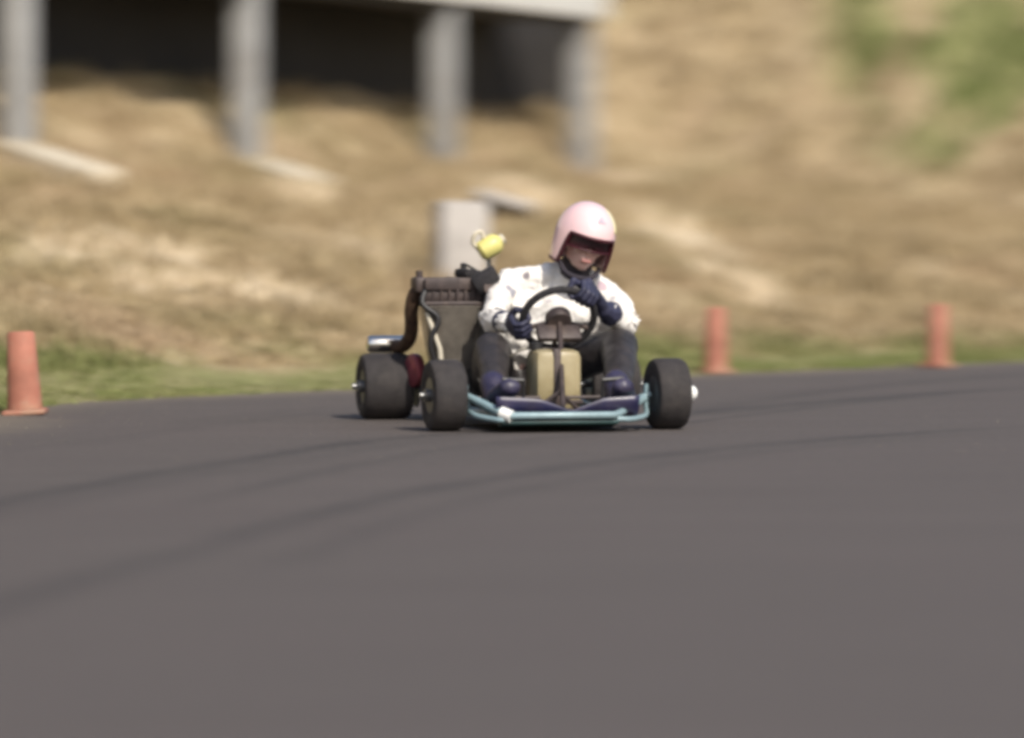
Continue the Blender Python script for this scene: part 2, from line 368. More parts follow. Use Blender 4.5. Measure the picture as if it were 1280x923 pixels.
# ------------------------------------------------------------------ grass blades
def blades(name, n, region, hgt, wid, per, seed, lean=0.5, extra=None):
    g = np.random.default_rng(seed); r0, r1, s0, s1 = region
    r = g.uniform(r0, r1, n * 3); s = s0 + (s1 - s0) * g.uniform(0, 1, n * 3) ** 1.25
    x, y = to_xy(r, s)
    keep = (np.abs(x) < 0.17 * y + 1.2) & (vnoise(x * 2.1, y * 1.6, 21) > g.uniform(0, 0.75, n * 3))
    dxy = np.stack([x - F0[0], y - F0[1]], -1); p = dxy @ FM; q = dxy @ FD
    keep &= ~((p > 0.9) & (q < 11))
    x, y, s = x[keep][:n], y[keep][:n], s[keep][:n]; n = len(x)
    hs = hgt * (0.55 + 0.9 * vnoise(x * 1.7, y * 1.3, 23)) * (0.35 + 0.65 * sstep(0.4, 2.2, s))
    x = np.repeat(x, per) + g.normal(0, 0.035, n * per); y = np.repeat(y, per) + g.normal(0, 0.035, n * per)
    h = np.repeat(hs, per) * g.uniform(0.5, 1.25, n * per); a = g.uniform(0, 2 * math.pi, n * per); N = n * per
    z = height(x, y) - 0.01; la = g.uniform(0, 2 * math.pi, N); ln = h * g.uniform(0.1, lean, N)
    w = wid * g.uniform(0.6, 1.4, N); wx, wy = np.cos(a) * w, np.sin(a) * w
    tx, ty = np.cos(la) * ln, np.sin(la) * ln
    co = np.empty((N, 5, 3), np.float32)
    co[:, 0] = np.stack([x - wx, y - wy, z], -1); co[:, 1] = np.stack([x + wx, y + wy, z], -1)
    mx, my, mz = x + tx * 0.35, y + ty * 0.35, z + h * 0.62
    co[:, 2] = np.stack([mx + wx * .7, my + wy * .7, mz], -1); co[:, 3] = np.stack([mx - wx * .7, my - wy * .7, mz], -1)
    co[:, 4] = np.stack([x + tx, y + ty, z + h * g.uniform(0.85, 1.0, N)], -1)
    me = bpy.data.meshes.new(name); me.vertices.add(N * 5); me.vertices.foreach_set('co', co.ravel())
    b = (np.arange(N) * 5)[:, None]; li = np.concatenate([b + np.array([0, 1, 2, 3]), b + np.array([3, 2, 4])], 1).ravel().astype(np.int32)
    me.loops.add(len(li)); me.loops.foreach_set('vertex_index', li); me.polygons.add(N * 2)
    st = (np.arange(N) * 7)[:, None] + np.array([0, 4]); me.polygons.foreach_set('loop_start', st.ravel().astype(np.int32)); me.update(calc_edges=True)
    G, B = masks(x, y)
    for k, v in (('green', np.repeat(G, 5)), ('bleached', np.repeat(B, 5)), ('tone', np.clip(np.repeat(g.uniform(0.35, 1, N), 5), 0, 1))):
        at = me.attributes.new(k, 'FLOAT', 'POINT'); at.data.foreach_set('value', v.astype(np.float32))
    return link(name, me, M['blade'], smooth=False)
tag(blades('bank_grass', 36000, (-5, 34, 0.9, 20), 0.15, 0.006, 6, 3, 0.8), 'dry straw coloured grass covering the bank', 'grass', kind='stuff')
tag(blades('verge_grass', 18000, (-5, 30, 0.02, 2.4), 0.075, 0.004, 6, 4, 0.7), 'short green grass along the track edge', 'grass', kind='stuff')

g = np.random.default_rng(9); bm = BM()
for k in range(1100):
    r_ = g.uniform(-4, 20); s_ = -abs(g.normal(0, 0.5)) - .01 if k % 3 else -g.uniform(0, 5.5)
    x, y = to_xy(np.array(r_), np.array(s_)); q = g.uniform(.002, .006)
    v = [bm.verts.new((x + q * math.cos(a + k), y + q * math.sin(a + k), 0.0005 + (q * .9 if a < 0 else 0))) for a in (0, 2.1, 4.2)]; tp = bm.verts.new((x, y, q * 1.1))
    bm.faces.new(v[::-1])
    for i in range(3): bm.faces.new((v[i], v[(i + 1) % 3], tp))
tag(finish('loose_grit', bm, M['grit'], smooth=False), 'loose grit scattered on the asphalt near the verge', 'grit', kind='stuff')

# ------------------------------------------------------------------ raised building on posts
def fpt(q, p, z): return Vector((F0[0] + q * FD[0] + p * FM[0], F0[1] + q * FD[1] + p * FM[1], z))
FANG = math.atan2(FD[1], FD[0])                                  # facade runs along local +X, local +Y goes back
bld = bpy.data.objects.new('raised_building', None); COL.objects.link(bld)
bld.location = (F0[0], F0[1], 1.2); bld.rotation_euler = (0, 0, FANG)
tag(bld, 'raised building with white fascia standing on grey concrete posts above the dry bank', 'building')
def part(name, c, s, mat, bevel=0.01, parent=bld):
    bm = BM(); box(bm, (c[0], c[1], c[2] - 1.2), s, bevel); return finish(name, bm, mat, parent, True)
ZS = 2.535
def ground_z(x, y): return float(height(np.array([x]), np.array([y]))[0])
FOOT = {0.10: (-0.62, 1.45), 3.70: (-0.62, 1.1)}
POSTQ = [0.10, 3.70, 7.50, 10.72]
for q in [-7.0, -3.5] + POSTQ:
    gx, gy, _ = fpt(q, 0.1, 0); zg = float(height(np.array([gx]), np.array([gy]))[0])
    wdt = 0.185
    part('post', (q, 0.1, (zg - 0.5 + ZS - 0.002) / 2), (wdt, wdt, ZS - 0.002 - zg + 0.5), M['post'], 0.012)
    # strip footing running out down the slope in front of the post
    yaw, ln = FOOT.get(round(q, 2), (0, 0))
    if ln:
        dv = Vector((math.sin(yaw), -math.cos(yaw)))
        a = fpt(q + dv.x * .1, .1 + dv.y * .1, 0); b = fpt(q + dv.x * ln, .1 + dv.y * ln, 0)
        za = ground_z(a.x, a.y); zb_ = ground_z(b.x, b.y)
        bm = BM(); box(bm, (0, 0, 0), (0.30, ln - .1, 0.26), 0.03)
        f = finish('footing', bm, M['sandy'], bld)
        f.location = (q + dv.x * (ln + .1) / 2, .1 + dv.y * (ln + .1) / 2, (za + zb_) / 2 - 1.2 - 0.02); 
        if q < 1: f.location.x -= 0.06; f.location.y += 0.10; f.location.z += 0.02
        f.rotation_euler = (math.atan2(za - zb_, ln - .1), 0, yaw)
part('fascia', (1.62, -0.02, ZS + 0.15), (18.7, 0.06, 0.30), M['fascia'])
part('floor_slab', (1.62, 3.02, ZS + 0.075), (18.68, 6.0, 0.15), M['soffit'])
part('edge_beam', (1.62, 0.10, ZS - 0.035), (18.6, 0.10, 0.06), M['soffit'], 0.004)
part('shade_wall', (1.65, 1.02, 1.95), (18.7, 0.10, 1.15), M['underfloor_shade'])  # dark sheet added to stand in for the shaded void below the floor
part('shade_end_wall', (11.92, 1.02, 2.07), (1.82, 0.10, 1.47), M['underfloor_shade'])  # second dark sheet past the fascia, keeps the last bay's shade dark
wall = part('wall', (1.3, 3.0, ZS + 0.155 + 1.45), (18.0, 5.4, 2.9), M['wallcladding'])
for q in (-5.0, -1.0, 3.0, 7.0):
    w_ = part('window', (q, 0.285, ZS + 1.7), (1.9, 0.05, 1.1), M['fascia'])
    part('pane', (q, 0.255, ZS + 1.7), (1.74, 0.02, 0.94), M['glass'], 0.002, w_)
part('roof', (1.3, 2.9, ZS + 3.16), (19.2, 6.6, 0.18), M['steel'])

# ------------------------------------------------------------------ things on the bank
def ground_z(x, y): return float(height(np.array([x]), np.array([y]))[0])
bm = BM(); bx, by = -0.30, 25.9; bz = ground_z(bx, by)
box(bm, (0, 0, 0.10), (0.28, 0.26, 0.80), 0.03)
blk = finish('concrete_block', bm, M['concrete']); blk.location = (bx, by, bz); blk.rotation_euler = (0, R(1.5), R(14))
tag(blk, 'pale grey upright concrete block on the bank behind the engine', 'block')
# culvert: dark pipe mouth under a pale concrete lip
cx, cy = -0.14, 30.9; cz = ground_z(cx, cy)
cul = bpy.data.objects.new('drain_outlet', None); COL.objects.link(cul); cul.location = (cx, cy, cz); cul.rotation_euler = (0, R(8), R(-8))
tag(cul, 'small drain outlet with pale concrete lip on the bank left of the helmet', 'drain')
bm = BM(); box(bm, (0.06, 0.05, 0.19), (0.40, 0.34, 0.07), 0.025, (R(-16), R(7), 0)); finish('lip', bm, M['concrete'], cul)
bm = BM(); tube(bm, [(-0.03, -0.13, 0.08), (-0.03, 0.3, 0.12)], 0.075, 16); finish('pipe', bm, M['black'], cul)

# cones
def cone_proto():
    root = bpy.data.objects.new('traffic_cone', None); COL.objects.link(root)
    bm = BM(); box(bm, (0, 0, 0.011), (0.145, 0.145, 0.022), 0.008); finish('base', bm, M['orange'], root)
    bm = BM(); lathe(bm, [(0.060, 0.0235), (0.060, 0.03), (0.054, 0.18), (0.047, 0.325), (0.040, 0.334), (0.028, 0.328), (0.028, 0.26)], n=28)
    finish('body', bm, M['orange'], root); return root
cone = cone_proto()
def copy_tree(o, parent=None):
    c = o.copy(); COL.objects.link(c)
    if parent: c.parent = parent
    for ch in list(o.children): copy_tree(ch, c)
    return c
CONES = [(-1.955, 18.3, -3, 'orange traffic cone at the left end of the track edge', 1.0, 0),
         (1.035, 23.15, 0, 'orange traffic cone on the verge just beyond the front wheel with the white hub', 1.0, 20),
         (2.255, 24.15, 1, 'orange traffic cone at the far right on the track edge', 1.0, 50)]
for i, (x, y, tilt, lab, sc, rz) in enumerate(CONES):
    o = cone if i == 0 else copy_tree(cone)
    r_, s_ = to_rs(np.array([x]), np.array([y])); z = ground_z(x, y) if s_[0] > 0 else 0.0
    o.location = (x, y, z); o.rotation_euler = (0, R(tilt), R(rz))
    o.scale = (1.18, 1.18, 1.0) if i == 0 else (sc, sc, sc)
    tag(o, lab, 'traffic cone', 'orange cones along the track edge')

# ------------------------------------------------------------------ the kart (local: forward is -Y, origin under the front axle)
kart = bpy.data.objects.new('racing_kart', None); COL.objects.link(kart)
KLOC = Vector((0.165, 16.95, 0)); KROT = R(12)
kart.location = KLOC; kart.rotation_euler = (0, 0, KROT)
tag(kart, 'low open racing kart with pale blue tube bumper and tall dark engine at its side', 'kart')

def wheel(x, y, r, w, rim_r, side, steer=0.0, cap=False):
    """tyre as a root mesh of the wheel with rim and hub as sub-parts"""
    mt = Matrix.Translation((x, y, r)) @ Matrix.Rotation(steer, 4, 'Z') @ Matrix.Rotation(R(90), 4, 'Y')
    h = w / 2; bm = BM()
    prof = [(rim_r, -h * .86), (rim_r + .012, -h * .95), (r * .80, -h), (r * .93, -h * .93), (r * .985, -h * .76), (r, -h * .45), (r, h * .45), (r * .985, h * .76), (r * .93, h * .93), (r * .80, h), (rim_r + .012, h * .95), (rim_r, h * .86)]
    lathe(bm, prof + [prof[0]], mt, 48); bmesh.ops.recalc_face_normals(bm, faces=bm.faces[:])
    ty = finish('wheel', bm, M['rubber'], kart)
    bm = BM()
    lathe(bm, [(rim_r + .008, -h * .88), (rim_r - .004, -h * .84), (rim_r - .012, -h * .3), (0.028, -h * .22), (0.028, h * .22), (rim_r - .012, h * .3), (rim_r - .004, h * .84), (rim_r + .008, h * .88)], mt, 32)
    finish('rim', bm, M['rim'], ty)
    bm = BM(); d = side
    lathe(bm, [(0.024, 0), (0.024, h + .012), (0.012, h + .013), (0.012, h + .03)], mt @ Matrix.Scale(d, 4, (0, 0, 1)), 16)
    bmesh.ops.recalc_face_normals(bm, faces=bm.faces[:])
    finish('hub', bm, M['steel'], ty)
    if cap:
        bm = BM(); lathe(bm, [(0.030, h + .004), (0.031, h + .022), (0.027, h + .040), (0.016, h + .050), (0.0, h + .053)], mt, 24)
        finish('hub_cap', bm, M['white'], ty)
    return ty
wheel(-0.425, 0, 0.133, 0.128, 0.064, -1, R(3))
wheel(0.425, 0, 0.133, 0.128, 0.064, 1, R(3), True)
wheel(-0.455, 1.05, 0.130, 0.20, 0.066, -1)
wheel(0.455, 1.05, 0.130, 0.20, 0.066, 1)

# chassis tubes
bm = BM()
for sx in (-1, 1):
    tube(bm, catmull([(sx * .24, -0.10, .062), (sx * .25, .15, .06), (sx * .30, .5, .055), (sx * .30, .8, .06), (sx * .27, 1.0, .085), (sx * .27, 1.18, .10)], 6), 0.015, 10)
for pts in ([(-.25, -.02, .062), (.25, -.02, .062)], [(-.30, .52, .055), (.30, .52, .055)], [(-.27, 1.10, .09), (.27, 1.10, .09)]): tube(bm, pts, 0.013, 10)
for sx in (-1, 1):
    tube(bm, [(sx * .25, 0, .075), (sx * .30, 0, .11), (sx * .36, 0, .131)], 0.013, 10)
    tube(bm, [(sx * .345, 0, .17), (sx * .345, 0, .09)], 0.011, 10)
finish('chassis_frame', bm, M['bluetube'], kart)
bm = BM(); tube(bm, [(-.56, 1.05, .13), (.56, 1.05, .13)], 0.0125, 12); finish('rear_axle', bm, M['steel'], kart)
bm = BM(); lathe(bm, [(0.03, -.004), (0.09, -.004), (0.09, .004), (0.03, .004), (0.03, -.004)], Matrix.Translation((.2, 1.05, .13)) @ Matrix.Rotation(R(90), 4, 'Y'), 32); finish('brake_disc', bm, M['steel'], kart)
bm = BM(); tube(bm, catmull([(-.27, 1.16, .10), (-.34, 1.24, .12), (-.30, 1.27, .14), (0, 1.28, .14), (.30, 1.27, .14), (.34, 1.24, .12), (.27, 1.16, .10)], 8), 0.011, 10); finish('rear_bumper', bm, M['bluetube'], kart)
# front bumper: two bars that meet at the corners
bm = BM()
up = [(-.352, -.045, .132), (-.30, -.125, .105), (-.245, -.205, .072), (-.225, -.222, .064), (.165, -.222, .064), (.185, -.21, .067), (.25, -.14, .09), (.325, -.05, .118)]
tube(bm, up, 0.0138, 12); ub = finish('front_bumper', bm, M['bluetube'], kart)
lo = [(-.34, -.04, .078), (-.33, -.12, .062), (-.27, -.205, .050), (-.24, -.216, .05)]
bm = BM(); tube(bm, [(-.352, -.045, .132)] + catmull(lo, 5), 0.010, 10); finish('lower_bar', bm, M['bluetube'], ub)
bm = BM(); tube(bm, catmull([(.18, -.212, .05), (.24, -.2, .048), (.31, -.12, .056), (.335, -.04, .072)], 5) + [(.325, -.05, .118)], 0.010, 10); finish('lower_bar', bm, M['bluetube'], ub)
bm = BM(); tube(bm, [(-.252, -.200, .076), (-.218, -.226, .061)], 0.0235, 14); finish('corner_clamp', bm, M['white'], ub)
bm = BM(); box(bm, (-.03, -.17, .032), (.44, .10, .016), .006, (R(-10), 0, 0)); finish('bumper_shade_plate', bm, M['teal_shade'], kart)  # dark plate standing in for the shade under the bumper
# floor tray with raised nose panel
bm = BM(); n = 24; prof = [(-.20, .118), (-.195, .100), (-.185, .075), (-.15, .050), (-.05, .044), (.10, .044), (.56, .044)]
rows = []
for y, z in prof: rows.append([bm.verts.new((-.27 + .54 * k / n, y, z + ((z - .05) * (0.25 * abs(k / n - .5) * 2 - .55 * max(0, 1 - abs(k / n - .53) / .22)) if z > .07 else 0))) for k in range(n + 1)])
for A, B_ in zip(rows, rows[1:]):
    for k in range(n): bm.faces.new((A[k], A[k + 1], B_[k + 1], B_[k]))
o = finish('floor_tray', bm, M['navy'], kart); sm = o.modifiers.new('thick', 'SOLIDIFY'); sm.thickness = 0.004
# pedals, tie rods
for sx in (-1, 1):
    bm = BM(); tube(bm, [(sx * .15, -.10, .06), (sx * .15, -.115, .19)], .006, 8); tube(bm, [(sx * .15, -.115, .19), (sx * .23, -.118, .195)], .008, 8); finish('pedal', bm, M['black'], kart)
    bm = BM(); tube(bm, [(sx * .05, .05, .12), (sx * .33, .06, .12)], .006, 8); finish('tie_rod', bm, M['head'], kart)
# fuel tank between the legs
bm = BM(); box(bm, (.034, .20, .178), (.178, .20, .235), .03, (0, 0, 0)); tk = finish('fuel_tank', bm, M['tank'], kart)
bm = BM(); lathe(bm, [(.028, .293), (.028, .318), (.024, .322), (0, .322)], Matrix.Translation((-.03, .22, 0)), 20); finish('filler_cap', bm, M['black'], tk)
bm = BM(); box(bm, (.026, .20, .178), (.030, .208, .243), .006); finish('strap', bm, M['head'], tk)
bm = BM(); box(bm, (.034, .20, .100), (.184, .206, .016), .004); finish('clamp', bm, M['head'], tk)
# steering
WC = Vector((.074, .30, .408)); WR = .138; WA = R(36)
WU = Vector((1, 0, 0)); WV = Vector((0, -math.sin(WA), math.cos(WA))); WN = Vector((0, math.cos(WA), math.sin(WA)))
def rim_pt(deg): return WC + (WU * math.cos(R(deg)) + WV * math.sin(R(deg))) * WR
bm = BM(); tube(bm, [(.012, -.06, .085), tuple(WC - WN * .03)], .010, 10); tube(bm, [(-.09, .045, .06), (.014, .02, .14)], .008, 8); tube(bm, [(.11, .045, .06), (.016, .02, .14)], .008, 8)
finish('steering_column', bm, M['head'], kart)
bm = BM(); tube(bm, [tuple(rim_pt(k * 7.5)) for k in range(48)], .0145, 12, True); stw = finish('steering_wheel', bm, M['blackfoam'], kart)
bm = BM()
for a in (200, 340, 270): tube(bm, [tuple(WC - WN * .012), tuple(rim_pt(a) * .97 + WC * .03)], .010, 8)
finish('spokes', bm, M['head'], stw)
bm = BM(); lathe(bm, [(.0, -.03), (.045, -.03), (.05, -.02), (.05, .01), (.04, .016), (0, .016)], axis_mat(WC, WN), 24); finish('hub', bm, M['head'], stw)
bm = BM(); box(bm, (WC.x - .005, WC.y - .03, WC.z - .055), (.17, .03, .07), .01, (R(-40), 0, 0)); finish('dash_pad', bm, M['head'], stw)
for pts, mt_, nm in (([(-.10, -.09, .09), (-.16, .1, .07), (-.2, .5, .075), (-.17, .78, .2), (-.12, .80, .47)], 'black', 'throttle_cable'),
                     ([(-.03, .24, .30), (-.09, .3, .28), (-.17, .55, .16), (-.15, .75, .3), (-.125, .78, .49)], 'hose', 'fuel_line'),
                     ([(.16, -.09, .10), (.25, .1, .08), (.28, .5, .08), (.24, .9, .12), (.2, 1.0, .17)], 'black', 'brake_line')):
    bm = BM(); tube(bm, catmull(pts, 8), .0045, 8); finish(nm, bm, M[mt_], kart)
# seat
bm = BM(); path = catmull([(0, .50, .115), (0, .60, .07), (0, .78, .058), (0, .92, .10), (0, .985, .22), (0, 1.02, .36), (0, 1.035, .46)], 5); nu = 14; rows = []
for i, p in enumerate(path):
    v = i / (len(path) - 1); hw = .155 + .035 * math.sin(v * 3.1); row = []
    for k in range(nu + 1):
        u = -1 + 2 * k / nu; e = abs(u) ** 3.5
        row.append(bm.verts.new((u * hw, p.y - .13 * e * sstep(.35, .8, v) , p.z + (.15 * e * (1 - sstep(.45, .85, v)) * sstep(0, .25, v)))))
    rows.append(row)
for A, B_ in zip(rows, rows[1:]):
    for k in range(nu): bm.faces.new((A[k], A[k + 1], B_[k + 1], B_[k]))
o = finish('seat', bm, M['seat'], kart); sm = o.modifiers.new('thick', 'SOLIDIFY'); sm.thickness = .006
# engine
EX, EY = -.235, .86
bm = BM(); box(bm, (EX + .02, EY, .125), (.20, .20, .15), .02); lathe(bm, [(.085, -.11), (.09, -.10), (.09, .10), (.085, .11)], Matrix.Translation((EX + .02, EY, .135)) @ Matrix.Rotation(R(90), 4, 'Y'), 28)
eng = finish('engine', bm, M['alu'], kart)
bm = BM(); nf = 24
for i in range(nf):
    z = .20 + .245 * i / (nf - 1); w = .185 + .065 * i / (nf - 1); sh = -.012 + .012 * i / (nf - 1)
    box(bm, (EX + .018 - sh, EY - .01, z), (w, .20 + .03 * i / nf, .0062), .0015)
box(bm, (EX + .02, EY - .01, .325), (.165, .17, .26), .02)
finish('cylinder', bm, M['alu'], eng)
bm = BM(); box(bm, (EX + .01, EY - .01, .458), (.27, .23, .018), .006)
for i in range(9):
    xx = EX + .01 - .125 + .25 * i / 8; box(bm, (xx, EY - .01, .512), (.011, .22 - .006 * abs(i - 4), .095 - .004 * abs(i - 4)), .003)
box(bm, (EX + .01, EY - .01, .49), (.26, .19, .05), .012)
for k in range(5): box(bm, (EX + .01, EY - .115 + .05 * k, .535), (.255, .01, .045), .003)
finish('cylinder_head', bm, M['head'], eng)
bm = BM(); lathe(bm, [(.012, 0), (.012, .02), (.008, .022), (.008, .05), (.013, .05), (.013, .075), (.008, .08), (0, .08)], Matrix.Translation((EX + .05, EY - .03, .535)), 12); finish('spark_plug', bm, M['black'], eng)
bm = BM(); tube(bm, catmull([(EX + .05, EY - .03, .605), (EX + .08, EY, .60), (EX + .14, EY + .02, .55), (EX + .13, EY + .04, .42)], 6), .005, 8); finish('plug_lead', bm, M['black'], eng)
bm = BM(); box(bm, (-.115, .80, .515), (.07, .10, .07), .012); tube(bm, [(-.11, .745, .515), (-.11, .69, .52)], .022, 14); finish('carburettor', bm, M['head'], eng)
bm = BM(); tube(bm, catmull([(EX - .10, EY - .09, .535), (EX - .13, EY - .12, .46), (EX - .07, EY - .135, .40), (EX - .10, EY - .13, .30), (EX - .05, EY - .12, .16)], 7), .011, 10); finish('breather_hose', bm, M['black'], eng)
bm = BM(); box(bm, (EX - .125, EY - .03, .53), (.05, .12, .06), .012); tube(bm, [(EX - .125, EY - .03, .55), (EX - .125, EY - .03, .585)], .014, 10); finish('thermostat', bm, M['head'], eng)
bm = BM(); box(bm, (-.155, .83, .57), (.10, .12, .035), .012, (0, R(8), R(12))); finish('air_box', bm, M['blackfoam'], eng)
bm = BM(); tube(bm, catmull([(EX + .10, EY - .13, .44), (EX + .12, EY - .14, .33), (EX + .09, EY - .13, .22), (EX + .10, EY - .12, .12)], 7), .008, 8); finish('fuel_pipe', bm, M['head'], eng)
bm = BM(); lathe(bm, [(.0, -.05), (.040, -.05), (.046, -.04), (.046, .04), (.040, .05), (0, .05)], axis_mat((-.112, .735, .545), (.6, -.1, .35)), 24); finish('air_filter', bm, M['blackfoam'], eng)
bm = BM(); tube(bm, catmull([(EX - .09, EY, .47), (EX - .135, EY - .02, .50), (EX - .150, EY, .44), (EX - .140, EY + .06, .34), (EX - .15, EY + .16, .29), (EX - .17, EY + .24, .285)], 8), .027, 14, rad=None); hd = finish('exhaust_header', bm, M['rust'], eng)
bm = BM(); lathe(bm, [(.012, -.085), (.028, -.08), (.034, -.068), (.034, .062), (.028, .075), (.014, .08)], axis_mat((-.432, 1.12, .293), (1, 0, 0)), 28)
bmesh.ops.recalc_face_normals(bm, faces=bm.faces[:]); finish('silencer', bm, M['chrome'], eng)
bm = BM(); tube(bm, [(-.345, .755, .425), (-.30, .72, .285), (-.285, .72, .12)], .0105, 10); finish('engine_stay', bm, M['cream'], eng)
bm = BM(); lathe(bm, [(0, -.02), (.062, -.018), (.066, -.01), (.066, .012), (.055, .02), (0, .022)], axis_mat((-.362, .92, .195), (-1, -.25, 0)), 28); finish('clutch_cover', bm, M['red'], eng)
bm = BM(); lathe(bm, [(.03, -.003), (.085, -.003), (.085, .003), (.03, .003), (.03, -.003)], Matrix.Translation((-.33, 1.05, .13)) @ Matrix.Rotation(R(90), 4, 'Y'), 36); finish('sprocket', bm, M['steel'], kart)
# overflow bottle behind the seat on a bracket
bm = BM(); lathe(bm, [(0, -.045), (.030, -.045), (.040, -.036), (.043, -.01), (.043, .022), (.038, .038), (.024, .050), (.018, .056), (0, .056)], axis_mat((-.035, 1.06, .675), (.75, 0, .45)), 24); bt = finish('overflow_bottle', bm, M['yellow'], kart)
bm = BM(); lathe(bm, [(.021, .054), (.021, .068), (0, .070)], axis_mat((-.035, 1.06, .675), (.75, 0, .45)), 18); finish('cap', bm, M['hose'], bt)
bm = BM(); tube(bm, catmull([(-.065, 1.06, .655), (-.10, 1.06, .69), (-.095, 1.05, .725), (-.07, 1.05, .735), (-.06, 1.05, .71)], 6), .009, 8); finish('hose', bm, M['hose'], bt)
bm = BM(); tube(bm, [(-.02, 1.08, .10), (-.02, 1.09, .45), (-.035, 1.08, .64)], .009, 8); finish('bottle_bracket', bm, M['steel'], kart)

# ------------------------------------------------------------------ the driver
SEAT = Vector((0, .78, .10))                       # person's own origin, in kart coordinates
pm = Matrix.Translation(KLOC) @ Matrix.Rotation(KROT, 4, 'Z')
def rings_sphere(bm, c, r, m=None, sub=2):
    g = bmesh.ops.create_icosphere(bm, subdivisions=sub, radius=1.0)['verts']
    for v in g:
        q = Vector((v.co.x * r[0], v.co.y * r[1], v.co.z * r[2]))
        v.co = (m @ q if m else q) + Vector(c)
def cap(bm, a, ra, b, rb):
    a, b = Vector(a), Vector(b); L = (b - a).length; n = max(2, int(L / (min(ra, rb) * 0.35)))
    for i in range(n + 1):
        u = i / n; r = ra + (rb - ra) * u; rings_sphere(bm, a.lerp(b, u), (r, r, r))
def chain(bm, pts):
    for (a, ra), (b, rb) in zip(pts, pts[1:]): cap(bm, a, ra, b, rb)
def blob(name, bm, mat, parent, voxel=.008, it=6, fold=0.0, fs=9.0, foldfn=None):
    me = bpy.data.meshes.new(name + '_raw'); bm.to_mesh(me); bm.free()
    o = bpy.data.objects.new('raw', me); COL.objects.link(o)
    r = o.modifiers.new('r', 'REMESH'); r.mode = 'VOXEL'; r.voxel_size = voxel
    s = o.modifiers.new('s', 'SMOOTH'); s.iterations = it; s.factor = 0.5
    dg = bpy.context.evaluated_depsgraph_get(); nm = bpy.data.meshes.new_from_object(o.evaluated_get(dg)); nm.name = name
    bpy.data.objects.remove(o); nm.materials.clear()
    if fold or foldfn:
        for v in nm.vertices:
            d = fold * (noise.noise(v.co * fs) + 0.5 * noise.noise(v.co * fs * 2.3)) if fold else 0.0
            if foldfn: d += foldfn(v.co)
            v.co = v.co + v.normal * d
    for v in nm.vertices: v.co = v.co - SEAT
    nm.update()
    return link(name, nm, mat, parent)

HC = Vector((.243, .60, .700))
HM = Matrix.Translation(HC) @ Matrix.Rotation(R(13), 4, 'Y') @ Matrix.Rotation(R(6), 4, 'Z') @ Matrix.Rotation(R(11), 4, 'X')
H3 = HM.to_3x3()
def hp(x, y, z): return HM @ Vector((x, y, z))
def head_ell(bm, c, r, rot=None): rings_sphere(bm, hp(*c), r, H3 @ Euler(rot).to_matrix() if rot else H3)

SHR, ELR, WRR = (-.020, .745, .545), (-.118, .60, .405), (-.098, .40, .388)      # his right, image left
SHL, ELL, WRL = (.360, .70, .490), (.385, .50, .385), (.262, .345, .440)
PELV = (.01, .84, .17); CHEST = (.165, .765, .44); NECK = (.212, .69, .575)
KNR, ANR = (-.165, .38, .285), (-.225, .03, .125)
KNL, ANL = (.335, .40, .295), (.245, .02, .125)
HIPR, HIPL = (-.075, .80, .165), (.10, .80, .165)

# body: one continuous figure under the clothes
bm = BM()
cap(bm, PELV, .095, (.09, .80, .32), .10); cap(bm, (.09, .80, .32), .10, CHEST, .105); cap(bm, CHEST, .09, NECK, .048)
cap(bm, (.02, .75, .515), .045, (.345, .705, .48), .045); cap(bm, NECK, .048, hp(0, .02, -.06), .052)
chain(bm, [(SHR, .045), (ELR, .033), (WRR, .024)]); chain(bm, [(SHL, .045), (ELL, .033), (WRL, .024)])
chain(bm, [(HIPR, .075), (KNR, .045), (ANR, .030)]); chain(bm, [(HIPL, .075), (KNL, .045), (ANL, .030)])
cap(bm, ANR, .03, (-.22, -.07, .145), .024); cap(bm, ANL, .03, (.235, -.07, .145), .024)
head_ell(bm, (0, .01, .015), (.073, .092, .098)); head_ell(bm, (0, -.025, -.045), (.055, .062, .062)); head_ell(bm, (0, -.055, -.088), (.026, .022, .018))
head_ell(bm, (0, -.098, -.022), (.013, .018, .014)); head_ell(bm, (0, -.090, 0), (.009, .012, .026)); head_ell(bm, (0, -.080, .03), (.052, .014, .012))
head_ell(bm, (-.036, -.066, -.025), (.022, .018, .018)); head_ell(bm, (.036, -.066, -.025), (.022, .018, .018))
head_ell(bm, (0, -.082, -.060), (.024, .012, .009))
head_ell(bm, (-.076, .01, -.01), (.010, .020, .030)); head_ell(bm, (.076, .01, -.01), (.010, .020, .030))
person = blob('person', bm, M['skin'], None, .0055, 3)
person.matrix_world = pm @ Matrix.Translation(SEAT)
tag(person, 'kart driver in white suit and pale pink helmet leaning forward over the steering wheel', 'person')
for sx in (-1, 1):
    bm = BM(); rings_sphere(bm, hp(sx * .031, -.073, .003) - SEAT, (.0125, .0125, .0125), None, 3); e = finish('eye', bm, M['eye'], person)
    bm = BM(); rings_sphere(bm, hp(sx * .031, -.0815, .001) - SEAT, (.0058, .0055, .0058), None, 2); finish('iris', bm, M['iris'], e)
bm = BM(); rings_sphere(bm, hp(0, -.0935, -.0605) - SEAT, (.021, .005, .0065), H3, 3); finish('lips', bm, M['lip'], person)

